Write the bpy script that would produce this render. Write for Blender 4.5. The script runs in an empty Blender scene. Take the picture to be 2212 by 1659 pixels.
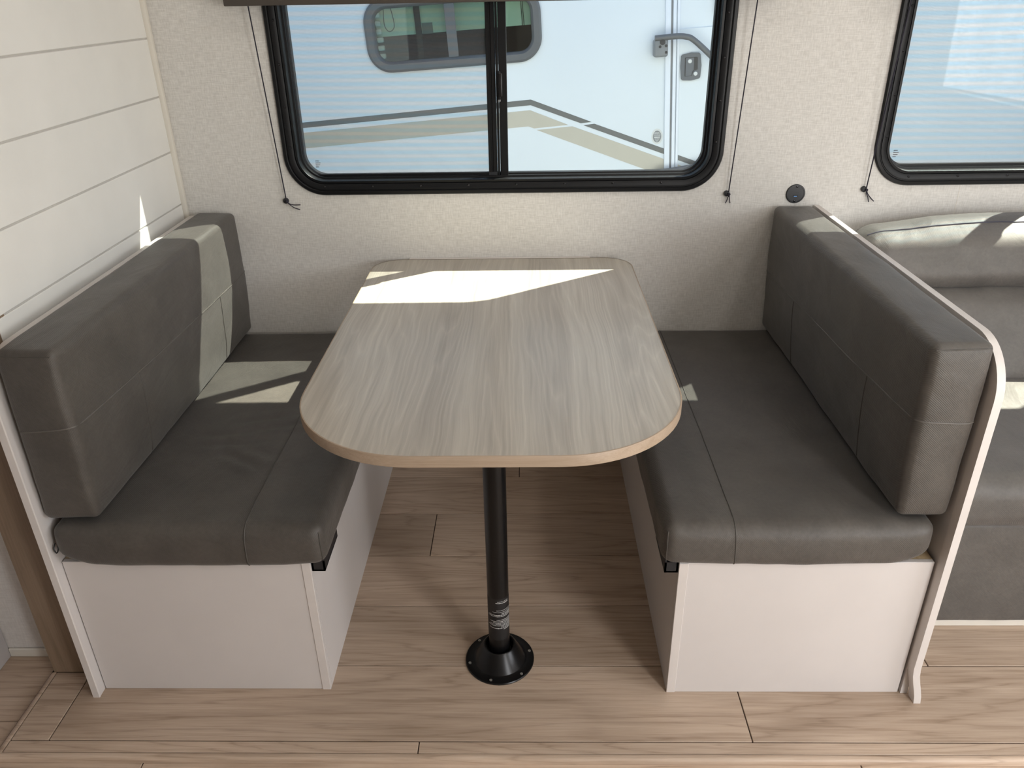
import bpy, bmesh, math, random
from mathutils import Vector, Matrix, noise
random.seed(7)
scene = bpy.context.scene
COL = scene.collection

# ------------------------------------------------------------------ camera
CAM_POS = Vector((0.0302, -2.3845, 1.5))
YAW, PITCH, ROLL, FPX = -0.02386, 0.46873, 0.01756, 1682.2
r_ = Vector((math.cos(YAW), -math.sin(YAW), 0))
f_ = Vector((math.sin(YAW) * math.cos(PITCH), math.cos(YAW) * math.cos(PITCH), -math.sin(PITCH)))
d_ = f_.cross(r_)
right = r_ * math.cos(ROLL) + d_ * math.sin(ROLL)
down = -r_ * math.sin(ROLL) + d_ * math.cos(ROLL)
cd = bpy.data.cameras.new('camera')
cam = bpy.data.objects.new('camera', cd)
COL.objects.link(cam)
cam.matrix_world = Matrix(((right.x, -down.x, -f_.x, CAM_POS.x),
                           (right.y, -down.y, -f_.y, CAM_POS.y),
                           (right.z, -down.z, -f_.z, CAM_POS.z),
                           (0, 0, 0, 1)))
cd.sensor_fit = 'HORIZONTAL'
cd.sensor_width = 36.0
cd.lens = FPX / 2212 * 36.0
cd.clip_start = 0.02
scene.camera = cam

# ------------------------------------------------------------------ colour management
vs = scene.view_settings
scene.display_settings.display_device = 'sRGB'
vs.view_transform = 'Standard'
vs.look = 'None'
vs.exposure = 0.0
vs.gamma = 1.0
vs.use_curve_mapping = False
scene.cycles.use_denoising = True
scene.cycles.max_bounces = 10
scene.cycles.diffuse_bounces = 6
scene.cycles.transparent_max_bounces = 16
scene.cycles.sample_clamp_indirect = 6.0
scene.cycles.caustics_reflective = False
scene.cycles.caustics_refractive = False

# ------------------------------------------------------------------ sky and sun
SUN_DIR = Vector((-0.747, -0.505, -1.0)).normalized()      # direction the light travels
world = bpy.data.worlds.new('world')
scene.world = world
world.use_nodes = True
wn = world.node_tree
wn.nodes.clear()
sky = wn.nodes.new('ShaderNodeTexSky')
sky.sky_type = 'NISHITA'
sky.sun_disc = False
sky.sun_elevation = math.asin(-SUN_DIR.z)
sky.sun_rotation = math.atan2(-SUN_DIR.x, -SUN_DIR.y)
sky.air_density = 1.0
sky.dust_density = 0.6
bg = wn.nodes.new('ShaderNodeBackground')
bg.inputs['Strength'].default_value = 0.37
wo = wn.nodes.new('ShaderNodeOutputWorld')
wn.links.new(sky.outputs[0], bg.inputs['Color'])
wn.links.new(bg.outputs[0], wo.inputs['Surface'])


def add_light(name, kind, loc, direction, energy, color, size=None, size_y=None):
    ld = bpy.data.lights.new(name, kind)
    lo = bpy.data.objects.new(name, ld)
    COL.objects.link(lo)
    lo.location = loc
    lo.rotation_euler = Vector(direction).to_track_quat('-Z', 'Y').to_euler()
    ld.energy = energy
    ld.color = color
    if kind == 'AREA':
        ld.shape = 'RECTANGLE'
        ld.size = size
        ld.size_y = size_y
    return lo


sun = add_light('sun', 'SUN', (6, 4, 8), SUN_DIR, 24.0, (1.0, 0.95, 0.80))
sun.data.angle = 0.0093
# daylight by the open entry door, then an added fill light on the right
add_light('door_daylight', 'AREA', (1.78, -3.46, 1.0), (-0.14, 1, -0.02), 44.0, (1.0, 0.97, 0.94), 0.75, 1.8)
add_light('side_fill_light', 'AREA', (2.655, -2.15, 1.30), (-1, 0.10, -0.03), 22.0, (1.0, 0.98, 0.96), 1.1, 0.75)

# ------------------------------------------------------------------ helpers
ORG = {}


def tag(o, label=None, cat=None, group=None, kind=None):
    if label: o['label'] = label
    if cat: o['category'] = cat
    if group: o['group'] = group
    if kind: o['kind'] = kind
    return o


def thing(name, label, cat, loc=(0, 0, 0), group=None, kind=None):
    o = bpy.data.objects.new(name, None)
    o.empty_display_size = 0.05
    COL.objects.link(o)
    o.location = loc
    ORG[o] = Vector(loc)
    return tag(o, label, cat, group, kind)


def mesh_obj(name, verts, faces, mat, parent=None, smooth=False, angle=None):
    off = ORG.get(parent, Vector((0, 0, 0)))
    me = bpy.data.meshes.new(name)
    me.from_pydata([Vector(v) - off for v in verts], [], faces)
    bm = bmesh.new()
    bm.from_mesh(me)
    bmesh.ops.remove_doubles(bm, verts=bm.verts, dist=1e-6)
    bmesh.ops.recalc_face_normals(bm, faces=bm.faces)
    bm.to_mesh(me)
    bm.free()
    return link(name, me, mat, parent, smooth, angle)


def link(name, me, mat, parent, smooth=False, angle=None):
    me.materials.append(mat)
    if smooth:
        for p in me.polygons: p.use_smooth = True
        if angle is not None:
            me.set_sharp_from_angle(angle=math.radians(angle))
    o = bpy.data.objects.new(name, me)
    COL.objects.link(o)
    if parent is not None:
        o.parent = parent
        ORG[o] = ORG.get(parent, Vector((0, 0, 0)))
    return o


def bm_obj(name, bm, mat, parent=None, smooth=False, angle=None):
    off = ORG.get(parent, Vector((0, 0, 0)))
    bmesh.ops.translate(bm, verts=bm.verts, vec=-off)
    bmesh.ops.recalc_face_normals(bm, faces=bm.faces)
    me = bpy.data.meshes.new(name)
    bm.to_mesh(me)
    bm.free()
    return link(name, me, mat, parent, smooth, angle)


def bm_box(bm, x0, x1, y0, y1, z0, z1, bevel=0.0, seg=1):
    r = bmesh.ops.create_cube(bm, size=1.0)
    vsx = r['verts']
    bmesh.ops.scale(bm, verts=vsx, vec=(x1 - x0, y1 - y0, z1 - z0))
    bmesh.ops.translate(bm, verts=vsx, vec=((x0 + x1) / 2, (y0 + y1) / 2, (z0 + z1) / 2))
    if bevel > 0:
        es = list({e for v in vsx for e in v.link_edges})
        bmesh.ops.bevel(bm, geom=es, offset=bevel, segments=seg, profile=0.5, affect='EDGES')


def box(name, x0, x1, y0, y1, z0, z1, mat, parent=None, bevel=0.0, seg=1):
    bm = bmesh.new()
    bm_box(bm, x0, x1, y0, y1, z0, z1, bevel, seg)
    return bm_obj(name, bm, mat, parent, smooth=bevel > 0 and seg > 1, angle=40)


def rrect(x0, x1, z0, z1, r, n=10):
    pts = []
    for cx, cz, a0 in ((x1 - r, z1 - r, 0), (x0 + r, z1 - r, 90), (x0 + r, z0 + r, 180), (x1 - r, z0 + r, 270)):
        for i in range(n + 1):
            a = math.radians(a0 + 90 * i / n)
            pts.append((cx + r * math.cos(a), cz + r * math.sin(a)))
    return pts


def ring_sweep(name, x0, x1, z0, z1, r, profile, mat, parent, n=12, y0=0.0):
    """profile: list of (inset, y); sweeps round a rounded rectangle in the xz plane."""
    verts, faces = [], []
    L = 0
    for o, y in profile:
        p = rrect(x0 + o, x1 - o, z0 + o, z1 - o, max(r - o, 0.004), n)
        L = len(p)
        verts += [(a, y0 + y, b) for a, b in p]
    for k in range(len(profile) - 1):
        for i in range(L):
            j = (i + 1) % L
            faces.append((k * L + i, k * L + j, (k + 1) * L + j, (k + 1) * L + i))
    return mesh_obj(name, verts, faces, mat, parent, smooth=True, angle=35)


def plate(name, outer, holes, a, b, mat, parent=None, axis='y'):
    """outer/holes: 2D polygons; plate from depth a to b along axis (y: xz polygons, x: yz, z: xy)."""
    bm = bmesh.new()
    def P(p, d):
        return {'y': (p[0], d, p[1]), 'x': (d, p[0], p[1]), 'z': (p[0], p[1], d)}[axis]
    edges = []
    for loop in [outer] + holes:
        v = [bm.verts.new(P(p, a)) for p in loop]
        for i in range(len(v)):
            edges.append(bm.edges.new((v[i], v[(i + 1) % len(v)])))
    bmesh.ops.triangle_fill(bm, use_beauty=True, use_dissolve=False, edges=edges)
    ext = bmesh.ops.extrude_face_region(bm, geom=list(bm.faces))
    nv = [g for g in ext['geom'] if isinstance(g, bmesh.types.BMVert)]
    dv = {'y': (0, b - a, 0), 'x': (b - a, 0, 0), 'z': (0, 0, b - a)}[axis]
    bmesh.ops.translate(bm, verts=nv, vec=dv)
    return bm_obj(name, bm, mat, parent)


def tube(name, pts, rad, mat, parent=None, n=8, closed=False, up=None):
    pts = [Vector(p) for p in pts]
    verts, faces = [], []
    m = len(pts)
    prev = None
    for i, p in enumerate(pts):
        if closed:
            t = (pts[(i + 1) % m] - pts[i - 1]).normalized()
        else:
            t = (pts[min(i + 1, m - 1)] - pts[max(i - 1, 0)]).normalized()
        if prev is None:
            ref = Vector((0, 0, 1)) if abs(t.z) < 0.9 else Vector((1, 0, 0))
            u = t.cross(ref).normalized()
        else:
            u = (prev - t * prev.dot(t)).normalized()
        prev = u
        w = t.cross(u)
        rr = rad[i] if isinstance(rad, (list, tuple)) else rad
        for k in range(n):
            a = 2 * math.pi * k / n
            verts.append(p + (u * math.cos(a) + w * math.sin(a)) * rr)
    for i in range(m if closed else m - 1):
        for k in range(n):
            a, b = i * n + k, i * n + (k + 1) % n
            c, d = ((i + 1) % m) * n + (k + 1) % n, ((i + 1) % m) * n + k
            faces.append((a, b, c, d))
    if not closed:
        faces.append(tuple(range(n)))
        faces.append(tuple((m - 1) * n + k for k in range(n)))
    return mesh_obj(name, verts, faces, mat, parent, smooth=True, angle=60)


def smooth_path(pts, n=8):
    pts = [Vector(p) for p in pts]
    out = []
    for i in range(len(pts) - 1):
        p0, p1, p2, p3 = pts[max(i - 1, 0)], pts[i], pts[i + 1], pts[min(i + 2, len(pts) - 1)]
        for k in range(n):
            t = k / n
            out.append(0.5 * ((2 * p1) + (p2 - p0) * t + (2 * p0 - 5 * p1 + 4 * p2 - p3) * t * t + (3 * p1 - p0 - 3 * p2 + p3) * t ** 3))
    out.append(pts[-1])
    return out


def lathe(name, prof, cx, cy, mat, parent=None, n=40, axis='z', cz=0.0, angle=30):
    """prof: list of (radius, height). axis z: revolve about vertical at (cx,cy); axis y: about y at (cx,cz), height -> y."""
    verts, faces = [], []
    for r, h in prof:
        for k in range(n):
            a = 2 * math.pi * k / n
            if axis == 'z':
                verts.append((cx + r * math.cos(a), cy + r * math.sin(a), h))
            else:
                verts.append((cx + r * math.cos(a), h, cz + r * math.sin(a)))
    for i in range(len(prof) - 1):
        for k in range(n):
            faces.append((i * n + k, i * n + (k + 1) % n, (i + 1) * n + (k + 1) % n, (i + 1) * n + k))
    if prof[0][0] > 1e-5: faces.append(tuple(range(n)))
    if prof[-1][0] > 1e-5: faces.append(tuple((len(prof) - 1) * n + k for k in range(n)))
    return mesh_obj(name, verts, faces, mat, parent, smooth=True, angle=angle)


class Cushion:
    """Rounded foam block with softly swollen faces; point(face-axis, side, a, b) gives a point on the surface."""
    def __init__(self, x0, x1, y0, y1, z0, z1, r, puff, wr=0.0015, seed=0, shape=None):
        self.lo, self.hi, self.r, self.puff, self.wr, self.seed = Vector((x0, y0, z0)), Vector((x1, y1, z1)), r, puff, wr, seed
        self.shape = shape

    def deform(self, p):
        p = Vector(p)
        lo, hi, r = self.lo, self.hi, self.r
        q = Vector([min(max(p[i], lo[i] + r), hi[i] - r) for i in range(3)])
        d = p - q
        s = q + d.normalized() * r if d.length > 1e-9 else p.copy()
        nrm = d.normalized() if d.length > 1e-9 else Vector((0, 0, 0))
        u = [2 * (s[i] - lo[i]) / (hi[i] - lo[i]) - 1 for i in range(3)]
        out = s.copy()
        for i in range(3):
            j, k = [m for m in range(3) if m != i]
            e = max(0, 1 - u[j] ** 4) * max(0, 1 - u[k] ** 4)
            out[i] += self.puff[i] * e * max(-1, min(1, u[i])) * abs(u[i]) ** 2
        nz = noise.noise(Vector((s.x * 7, s.y * 5, s.z * 7)) + Vector((self.seed * 3.1, 0, 0)))
        nz += 0.5 * noise.noise(Vector((s.x * 22, s.y * 16, s.z * 22)) + Vector((0, self.seed * 2.7, 0)))
        out += nrm * nz * self.wr
        if self.shape: out = self.shape(out, u)
        return out

    def build(self, name, mat, parent=None, step=0.018):
        verts, faces, idx = [], [], {}
        n = [max(6, int((self.hi[i] - self.lo[i]) / step)) for i in range(3)]
        def coords(i):
            a, b, r = self.lo[i], self.hi[i], self.r
            m = 4
            c = [a + r * (1 - math.cos(math.pi / 2 * t / m)) * 1.0 for t in range(m)]
            c = [a + r * t / m for t in range(m)]
            inner = [a + r + (b - a - 2 * r) * t / n[i] for t in range(n[i] + 1)]
            d = [b - r + r * (t + 1) / m for t in range(m)]
            return c + inner + d
        cs = [coords(i) for i in range(3)]
        def vid(ix):
            if ix not in idx:
                idx[ix] = len(verts)
                verts.append(self.deform([cs[i][ix[i]] for i in range(3)]))
            return idx[ix]
        for i in range(3):
            j, k = [m for m in range(3) if m != i]
            for side in (0, len(cs[i]) - 1):
                for a in range(len(cs[j]) - 1):
                    for b in range(len(cs[k]) - 1):
                        q = []
                        for da, db in ((0, 0), (1, 0), (1, 1), (0, 1)):
                            ix = [0, 0, 0]
                            ix[i], ix[j], ix[k] = side, a + da, b + db
                            q.append(vid(tuple(ix)))
                        faces.append(q)
        return mesh_obj(name, verts, faces, mat, parent, smooth=True)

    def seam(self, name, pts, mat, parent, rad=0.0016):
        return tube(name, [self.deform(p) for p in pts], rad, mat, parent, n=6)


def lerp(a, b, n):
    return [Vector(a) + (Vector(b) - Vector(a)) * i / n for i in range(n + 1)]


# ------------------------------------------------------------------ materials
class NT:
    def __init__(self, name):
        self.m = bpy.data.materials.new(name)
        self.m.use_nodes = True
        self.t = self.m.node_tree
        self.t.nodes.clear()
        self.out = self.t.nodes.new('ShaderNodeOutputMaterial')

    def n(self, kind, **kw):
        nd = self.t.nodes.new('ShaderNode' + kind)
        for k, v in kw.items():
            if k in nd.inputs.keys():
                nd.inputs[k].default_value = v
            else:
                setattr(nd, k, v)
        return nd

    def l(self, a, b): self.t.links.new(a, b)

    def bsdf(self, color=None, rough=0.5, metallic=0.0, spec=0.5, **kw):
        b = self.n('BsdfPrincipled')
        if color is not None: b.inputs['Base Color'].default_value = (*color, 1)
        b.inputs['Roughness'].default_value = rough
        b.inputs['Metallic'].default_value = metallic
        b.inputs['Specular IOR Level'].default_value = spec
        for k, v in kw.items(): b.inputs[k.replace('_', ' ')].default_value = v
        self.l(b.outputs[0], self.out.inputs['Surface'])
        return b

    def coord(self, scale=(1, 1, 1), rnd=False, kind='Object'):
        tc = self.n('TexCoord')
        src = tc.outputs[kind]
        if rnd:
            oi = self.n('ObjectInfo')
            mul = self.n('VectorMath', operation='SCALE')
            cmb = self.n('CombineXYZ')
            self.l(oi.outputs['Random'], cmb.inputs[0])
            self.l(oi.outputs['Random'], cmb.inputs[1])
            self.l(oi.outputs['Random'], cmb.inputs[2])
            self.l(cmb.outputs[0], mul.inputs[0])
            mul.inputs['Scale'].default_value = 37.0
            ad = self.n('VectorMath', operation='ADD')
            self.l(src, ad.inputs[0])
            self.l(mul.outputs[0], ad.inputs[1])
            src = ad.outputs[0]
        mp = self.n('Mapping')
        mp.inputs['Scale'].default_value = scale
        self.l(src, mp.inputs['Vector'])
        return mp.outputs[0]

    def noise(self, vec, scale, detail=3, rough=0.55, dist=0.0):
        nd = self.n('TexNoise')
        nd.inputs['Scale'].default_value = scale
        nd.inputs['Detail'].default_value = detail
        nd.inputs['Roughness'].default_value = rough
        nd.inputs['Distortion'].default_value = dist
        self.l(vec, nd.inputs['Vector'])
        return nd.outputs[0]

    def ramp(self, fac, stops):
        nd = self.n('ValToRGB')
        cr = nd.color_ramp
        while len(cr.elements) < len(stops): cr.elements.new(0.5)
        for e, (p, c) in zip(cr.elements, stops):
            e.position = p
            e.color = (*c, 1)
        self.l(fac, nd.inputs[0])
        return nd.outputs[0]

    def mix(self, fac, a, b, blend='MIX'):
        nd = self.n('Mix', data_type='RGBA', blend_type=blend)
        ins = nd.inputs
        if hasattr(fac, 'is_linked'): self.l(fac, ins[0])
        else: ins[0].default_value = fac
        for s, v in ((6, a), (7, b)):
            if hasattr(v, 'is_linked'): self.l(v, ins[s])
            else: ins[s].default_value = (*v, 1)
        return nd.outputs[2]

    def bump(self, height, bsdf, strength=0.2, dist=0.002):
        b = self.n('Bump')
        b.inputs['Strength'].default_value = strength
        b.inputs['Distance'].default_value = dist
        self.l(height, b.inputs['Height'])
        self.l(b.outputs[0], bsdf.inputs['Normal'])


def plain(name, color, rough=0.5, metallic=0.0, spec=0.5, var=0.06, scale=18, bump=0.0):
    t = NT(name)
    b = t.bsdf(color, rough, metallic, spec)
    nz = t.noise(t.coord(), scale, 4)
    c = t.ramp(nz, [(0.3, tuple(k * (1 - var) for k in color)), (0.7, tuple(min(1, k * (1 + var)) for k in color))])
    t.l(c, b.inputs['Base Color'])
    if bump: t.bump(t.noise(t.coord(), scale * 12, 2), b, bump, 0.001)
    return t.m


def wallpaper(name, c0, c1):
    t = NT(name)
    b = t.bsdf(c0, 0.75, spec=0.25)
    h = t.noise(t.coord((35, 35, 330)), 1.0, 3, 0.6)
    v = t.noise(t.coord((330, 330, 45)), 1.0, 3, 0.6)
    m = t.n('Math', operation='ADD')
    t.l(h, m.inputs[0]); t.l(v, m.inputs[1])
    m2 = t.n('Math', operation='MULTIPLY'); m2.inputs[1].default_value = 0.5
    t.l(m.outputs[0], m2.inputs[0])
    t.l(t.ramp(m2.outputs[0], [(0.38, c1), (0.60, c0)]), b.inputs['Base Color'])
    t.bump(m2.outputs[0], b, 0.25, 0.0006)
    return t.m


def wood(name, dark, mid, light, along='x', rnd=True, rough=0.45, stretch=1.0, spec=0.4, tint=0.14, knots=True):
    t = NT(name)
    b = t.bsdf(mid, rough, spec=spec)
    S = {'x': lambda a, c: (a, c, c), 'y': lambda a, c: (c, a, c), 'z': lambda a, c: (c, c, a)}[along]
    # growth rings: contour lines of a long, slow noise give the cathedral figure
    base = t.noise(t.coord(S(0.42 * stretch, 5.5 * stretch), rnd), 1.0, 2, 0.45, 0.15)
    jit = t.noise(t.coord(S(5, 90), rnd), 1.0, 2, 0.6)
    ma = t.n('Math', operation='MULTIPLY_ADD'); ma.inputs[1].default_value = 0.035
    t.l(jit, ma.inputs[0]); t.l(base, ma.inputs[2])
    mu = t.n('Math', operation='MULTIPLY'); mu.inputs[1].default_value = 24.0
    t.l(ma.outputs[0], mu.inputs[0])
    pp = t.n('Math', operation='PINGPONG'); pp.inputs[1].default_value = 0.5
    t.l(mu.outputs[0], pp.inputs[0])
    n2 = t.noise(t.coord(S(7 * stretch, 260 * stretch), rnd), 1.0, 4, 0.65)
    n4 = t.noise(t.coord(S(2.2, 34), rnd), 1.0, 4, 0.6, 0.4)
    n3 = t.noise(t.coord(S(1.6, 4.0), rnd), 1.0, 3, 0.5, 0.8)
    cr = t.ramp(pp.outputs[0], [(0.0, tuple(k * 0.8 for k in dark)), (0.10, mid), (0.5, light)])
    cf = t.ramp(n2, [(0.34, dark), (0.50, mid), (0.66, light)])
    cs = t.ramp(n4, [(0.32, dark), (0.52, mid), (0.70, light)])
    c = t.mix(0.5, cf, cs)
    c = t.mix(0.34 if knots else 0.15, c, cr)
    c4 = t.ramp(n3, [(0.30, (0.80, 0.785, 0.77)), (0.55, (1.0, 1.0, 1.0)), (0.75, (1.07, 1.06, 1.05))])
    c = t.mix(1.0, c, c4, 'MULTIPLY')
    if rnd:
        oi = t.n('ObjectInfo')
        c5 = t.ramp(oi.outputs['Random'], [(0.0, (1 - tint, 1 - tint, 1 - tint)), (1.0, (1 + tint * .5, 1 + tint * .5, 1 + tint * .5))])
        c = t.mix(1.0, c, c5, 'MULTIPLY')
    t.l(c, b.inputs['Base Color'])
    t.bump(n2, b, 0.12, 0.0005)
    return t.m


def laminate(name, dark, light, rough=0.32):
    t = NT(name)
    b = t.bsdf(light, rough, spec=0.5)
    base = t.coord((1, 1, 1))
    warp = t.noise(t.coord((5, 2.2, 1)), 1.0, 3, 0.5)
    sub = t.n('Math', operation='SUBTRACT'); sub.inputs[1].default_value = 0.5
    t.l(warp, sub.inputs[0])
    cmb = t.n('CombineXYZ'); t.l(sub.outputs[0], cmb.inputs[0])
    sc = t.n('VectorMath', operation='SCALE'); sc.inputs['Scale'].default_value = 0.045
    t.l(cmb.outputs[0], sc.inputs[0])
    ad = t.n('VectorMath', operation='ADD'); t.l(base, ad.inputs[0]); t.l(sc.outputs[0], ad.inputs[1])
    def mp(s):
        m = t.n('Mapping'); m.inputs['Scale'].default_value = s; t.l(ad.outputs[0], m.inputs['Vector']); return m.outputs[0]
    n1 = t.noise(mp((48, 0.9, 1)), 1.0, 5, 0.65)
    n2 = t.noise(mp((150, 2.5, 1)), 1.0, 3, 0.65)
    n3 = t.noise(mp((9, 0.5, 1)), 1.0, 2, 0.5)
    c = t.mix(0.45, t.ramp(n1, [(0.33, dark), (0.62, light)]), t.ramp(n2, [(0.36, dark), (0.66, tuple(min(1, k * 1.12) for k in light))]))
    mu = t.n('Math', operation='MULTIPLY'); mu.inputs[1].default_value = 34.0
    t.l(t.noise(mp((6.0, 0.35, 1)), 1.0, 2, 0.45), mu.inputs[0])
    pg = t.n('Math', operation='PINGPONG'); pg.inputs[1].default_value = 0.5
    t.l(mu.outputs[0], pg.inputs[0])
    c = t.mix(0.22, c, t.ramp(pg.outputs[0], [(0.0, tuple(min(1, k * 1.35) for k in light)), (0.12, light), (0.5, dark)]))
    c = t.mix(1.0, c, t.ramp(n3, [(0.35, (0.88, 0.87, 0.86)), (0.65, (1.05, 1.05, 1.04))]), 'MULTIPLY')
    t.l(c, b.inputs['Base Color'])
    t.bump(n2, b, 0.05, 0.0004)
    return t.m


def fabric(name, color, rough=0.5, spec=0.45, weave=900, mott=0.16):
    t = NT(name)
    b = t.bsdf(color, rough, spec=spec)
    b.inputs['Sheen Weight'].default_value = 0.12
    b.inputs['Sheen Roughness'].default_value = 0.5
    n1 = t.noise(t.coord(), 9, 5, 0.6)
    n2 = t.noise(t.coord(), 130, 3, 0.6)
    c = t.ramp(n1, [(0.32, tuple(k * (1 - mott) for k in color)), (0.7, tuple(k * (1 + mott) for k in color))])
    c = t.mix(1.0, c, t.ramp(n2, [(0.3, (0.90, 0.90, 0.90)), (0.7, (1.08, 1.08, 1.08))]), 'MULTIPLY')
    t.l(c, b.inputs['Base Color'])
    w = t.n('TexWave', wave_type='BANDS', bands_direction='DIAGONAL')
    w.inputs['Scale'].default_value = weave / 6
    w.inputs['Distortion'].default_value = 1.0
    t.l(t.coord(), w.inputs['Vector'])
    cr = t.noise(t.coord((6, 2.5, 6)), 2.0, 4, 0.55, 0.8)
    mx = t.n('Math', operation='MULTIPLY_ADD'); mx.inputs[1].default_value = 0.06
    t.l(w.outputs[0], mx.inputs[0]); t.l(cr, mx.inputs[2])
    t.bump(mx.outputs[0], b, 0.5, 0.007)
    return t.m


def glass(name, tint=(1, 1, 1), refl=0.03):
    t = NT(name)
    tr = t.n('BsdfTransparent'); tr.inputs[0].default_value = (*tint, 1)
    gl = t.n('BsdfGlossy'); gl.inputs['Roughness'].default_value = 0.02
    lw = t.n('LayerWeight'); lw.inputs['Blend'].default_value = 0.5
    pw = t.n('Math', operation='POWER'); pw.inputs[1].default_value = 5.0
    t.l(lw.outputs['Facing'], pw.inputs[0])
    fr = t.n('Math', operation='MULTIPLY_ADD'); fr.inputs[1].default_value = 0.95; fr.inputs[2].default_value = refl
    t.l(pw.outputs[0], fr.inputs[0])
    mx = t.n('MixShader')
    t.l(fr.outputs[0], mx.inputs[0]); t.l(tr.outputs[0], mx.inputs[1]); t.l(gl.outputs[0], mx.inputs[2])
    t.l(mx.outputs[0], t.out.inputs['Surface'])
    return t.m


def screen_mesh(name):
    """fine insect mesh: dark grey threads crossing at 1.4 mm with open holes, slightly wavy weave"""
    t = NT(name)
    tr = t.n('BsdfTransparent')
    wv = t.n('TexWave', wave_type='BANDS', bands_direction='Z')
    wv.inputs['Scale'].default_value = 14.0
    wv.inputs['Distortion'].default_value = 8.0
    wv.inputs['Detail'].default_value = 1.0
    wv.inputs['Detail Scale'].default_value = 0.14
    t.l(t.coord((0.35, 1, 1.0)), wv.inputs['Vector'])
    t.l(t.ramp(wv.outputs[0], [(0.15, (0.88, 0.955, 1.0)), (0.85, (1.0, 0.975, 0.965))]), tr.inputs[0])  # moire interference bands painted as a faint blue and pink tint
    df = t.n('BsdfDiffuse'); df.inputs[0].default_value = (0.16, 0.17, 0.19, 1)
    warp = t.noise(t.coord((5, 5, 5)), 1.0, 2)
    tc = t.n('TexCoord')
    sp = t.n('SeparateXYZ'); t.l(tc.outputs['Object'], sp.inputs[0])
    facs = []
    for k, ph in ((0, 0.0035), (2, 0.0040)):
        a = t.n('Math', operation='MULTIPLY_ADD'); a.inputs[1].default_value = ph
        t.l(warp, a.inputs[0]); t.l(sp.outputs[k], a.inputs[2])
        m = t.n('Math', operation='MULTIPLY'); m.inputs[1].default_value = 2 * math.pi / 0.0014
        t.l(a.outputs[0], m.inputs[0])
        s = t.n('Math', operation='SINE'); t.l(m.outputs[0], s.inputs[0])
        g = t.n('Math', operation='GREATER_THAN'); g.inputs[1].default_value = 0.91
        t.l(s.outputs[0], g.inputs[0])
        facs.append(g.outputs[0])
    mxm = t.n('Math', operation='MAXIMUM'); t.l(facs[0], mxm.inputs[0]); t.l(facs[1], mxm.inputs[1])
    mx = t.n('MixShader')
    t.l(mxm.outputs[0], mx.inputs[0]); t.l(tr.outputs[0], mx.inputs[1]); t.l(df.outputs[0], mx.inputs[2])
    t.l(mx.outputs[0], t.out.inputs['Surface'])
    return t.m


M = {}
M['wallpaper'] = wallpaper('linen_wallpaper', (0.645, 0.633, 0.607), (0.51, 0.497, 0.474))
M['wall_plain'] = wallpaper('vinyl_wall', (0.62, 0.60, 0.58), (0.54, 0.52, 0.50))
M['shiplap'] = plain('painted_board', (0.75, 0.745, 0.72), 0.45, var=0.03, scale=6)
M['groove'] = plain('groove_backing_board', (0.50, 0.485, 0.46), 0.8)  # darker backing that shows in the joints between boards
M['trim'] = plain('white_trim', (0.64, 0.61, 0.55), 0.5, var=0.03)
M['ceiling'] = plain('ceiling_white', (0.75, 0.74, 0.71), 0.8, var=0.02)
M['laminate_white'] = plain('white_laminate', (0.59, 0.558, 0.542), 0.5, var=0.025, scale=5, bump=0.03)
M['edge_band'] = plain('pale_edge_band', (0.62, 0.582, 0.558), 0.4, var=0.03)
M['plywood'] = wood('plywood', (0.45, 0.32, 0.18), (0.55, 0.42, 0.26), (0.62, 0.50, 0.33), 'y', rnd=False)
M['fascia'] = wood('fascia_wood', (0.19, 0.135, 0.09), (0.235, 0.17, 0.115), (0.285, 0.21, 0.15), 'z', rnd=False, rough=0.5, knots=False)
M['plank'] = wood('floor_plank', (0.33, 0.235, 0.165), (0.52, 0.40, 0.305), (0.64, 0.515, 0.41), 'x', rnd=True, rough=0.42)
M['joint'] = plain('floor_joint', (0.06, 0.042, 0.032), 0.9)
M['table'] = laminate('grey_oak_laminate', (0.345, 0.31, 0.265), (0.48, 0.445, 0.39), 0.28)
M['table_edge'] = wood('table_edge_wood', (0.34, 0.255, 0.18), (0.40, 0.31, 0.23), (0.45, 0.355, 0.27), 'x', rnd=False, rough=0.4, knots=False, stretch=2.0)
M['black_metal'] = plain('black_powder_coat', (0.004, 0.004, 0.0045), 0.28, spec=0.35, var=0.1)
M['black_plastic'] = plain('black_plastic', (0.012, 0.013, 0.016), 0.45, var=0.1)
M['frame'] = plain('window_frame_black', (0.004, 0.0045, 0.0055), 0.42, spec=0.25, var=0.1)
M['screw'] = plain('black_screw', (0.02, 0.02, 0.022), 0.25, metallic=0.6)
M['steel'] = plain('bright_steel', (0.6, 0.6, 0.58), 0.25, metallic=0.9)
M['cushion'] = fabric('grey_brown_leatherette', (0.071, 0.063, 0.055))
M['stitch'] = plain('seam_thread', (0.062, 0.057, 0.050), 0.6)
M['stitch_light'] = plain('raised_seam', (0.105, 0.096, 0.086), 0.55)
M['sofa'] = fabric('sofa_leatherette', (0.099, 0.091, 0.083), rough=0.5)
M['sofa_stitch'] = plain('sofa_piping', (0.04, 0.04, 0.06), 0.6)
M['shade'] = plain('brown_valance', (0.055, 0.045, 0.037), 0.55, var=0.05)
M['cord'] = plain('dark_cord', (0.012, 0.010, 0.022), 0.7)
M['glass'] = glass('clear_glass', (0.95, 0.97, 0.96))
M['screen'] = screen_mesh('insect_screen')
M['label'] = plain('black_label', (0.008, 0.008, 0.009), 0.5)
M['print'] = plain('white_print', (0.62, 0.63, 0.62), 0.6, var=0.02)
M['blue'] = plain('blue_port', (0.10, 0.25, 0.55), 0.4)
M['gel'] = plain('white_gelcoat', (0.68, 0.73, 0.77), 0.35, var=0.01, scale=2, spec=0.2)
M['alu'] = plain('white_aluminium', (0.70, 0.74, 0.80), 0.35, var=0.02)
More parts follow.
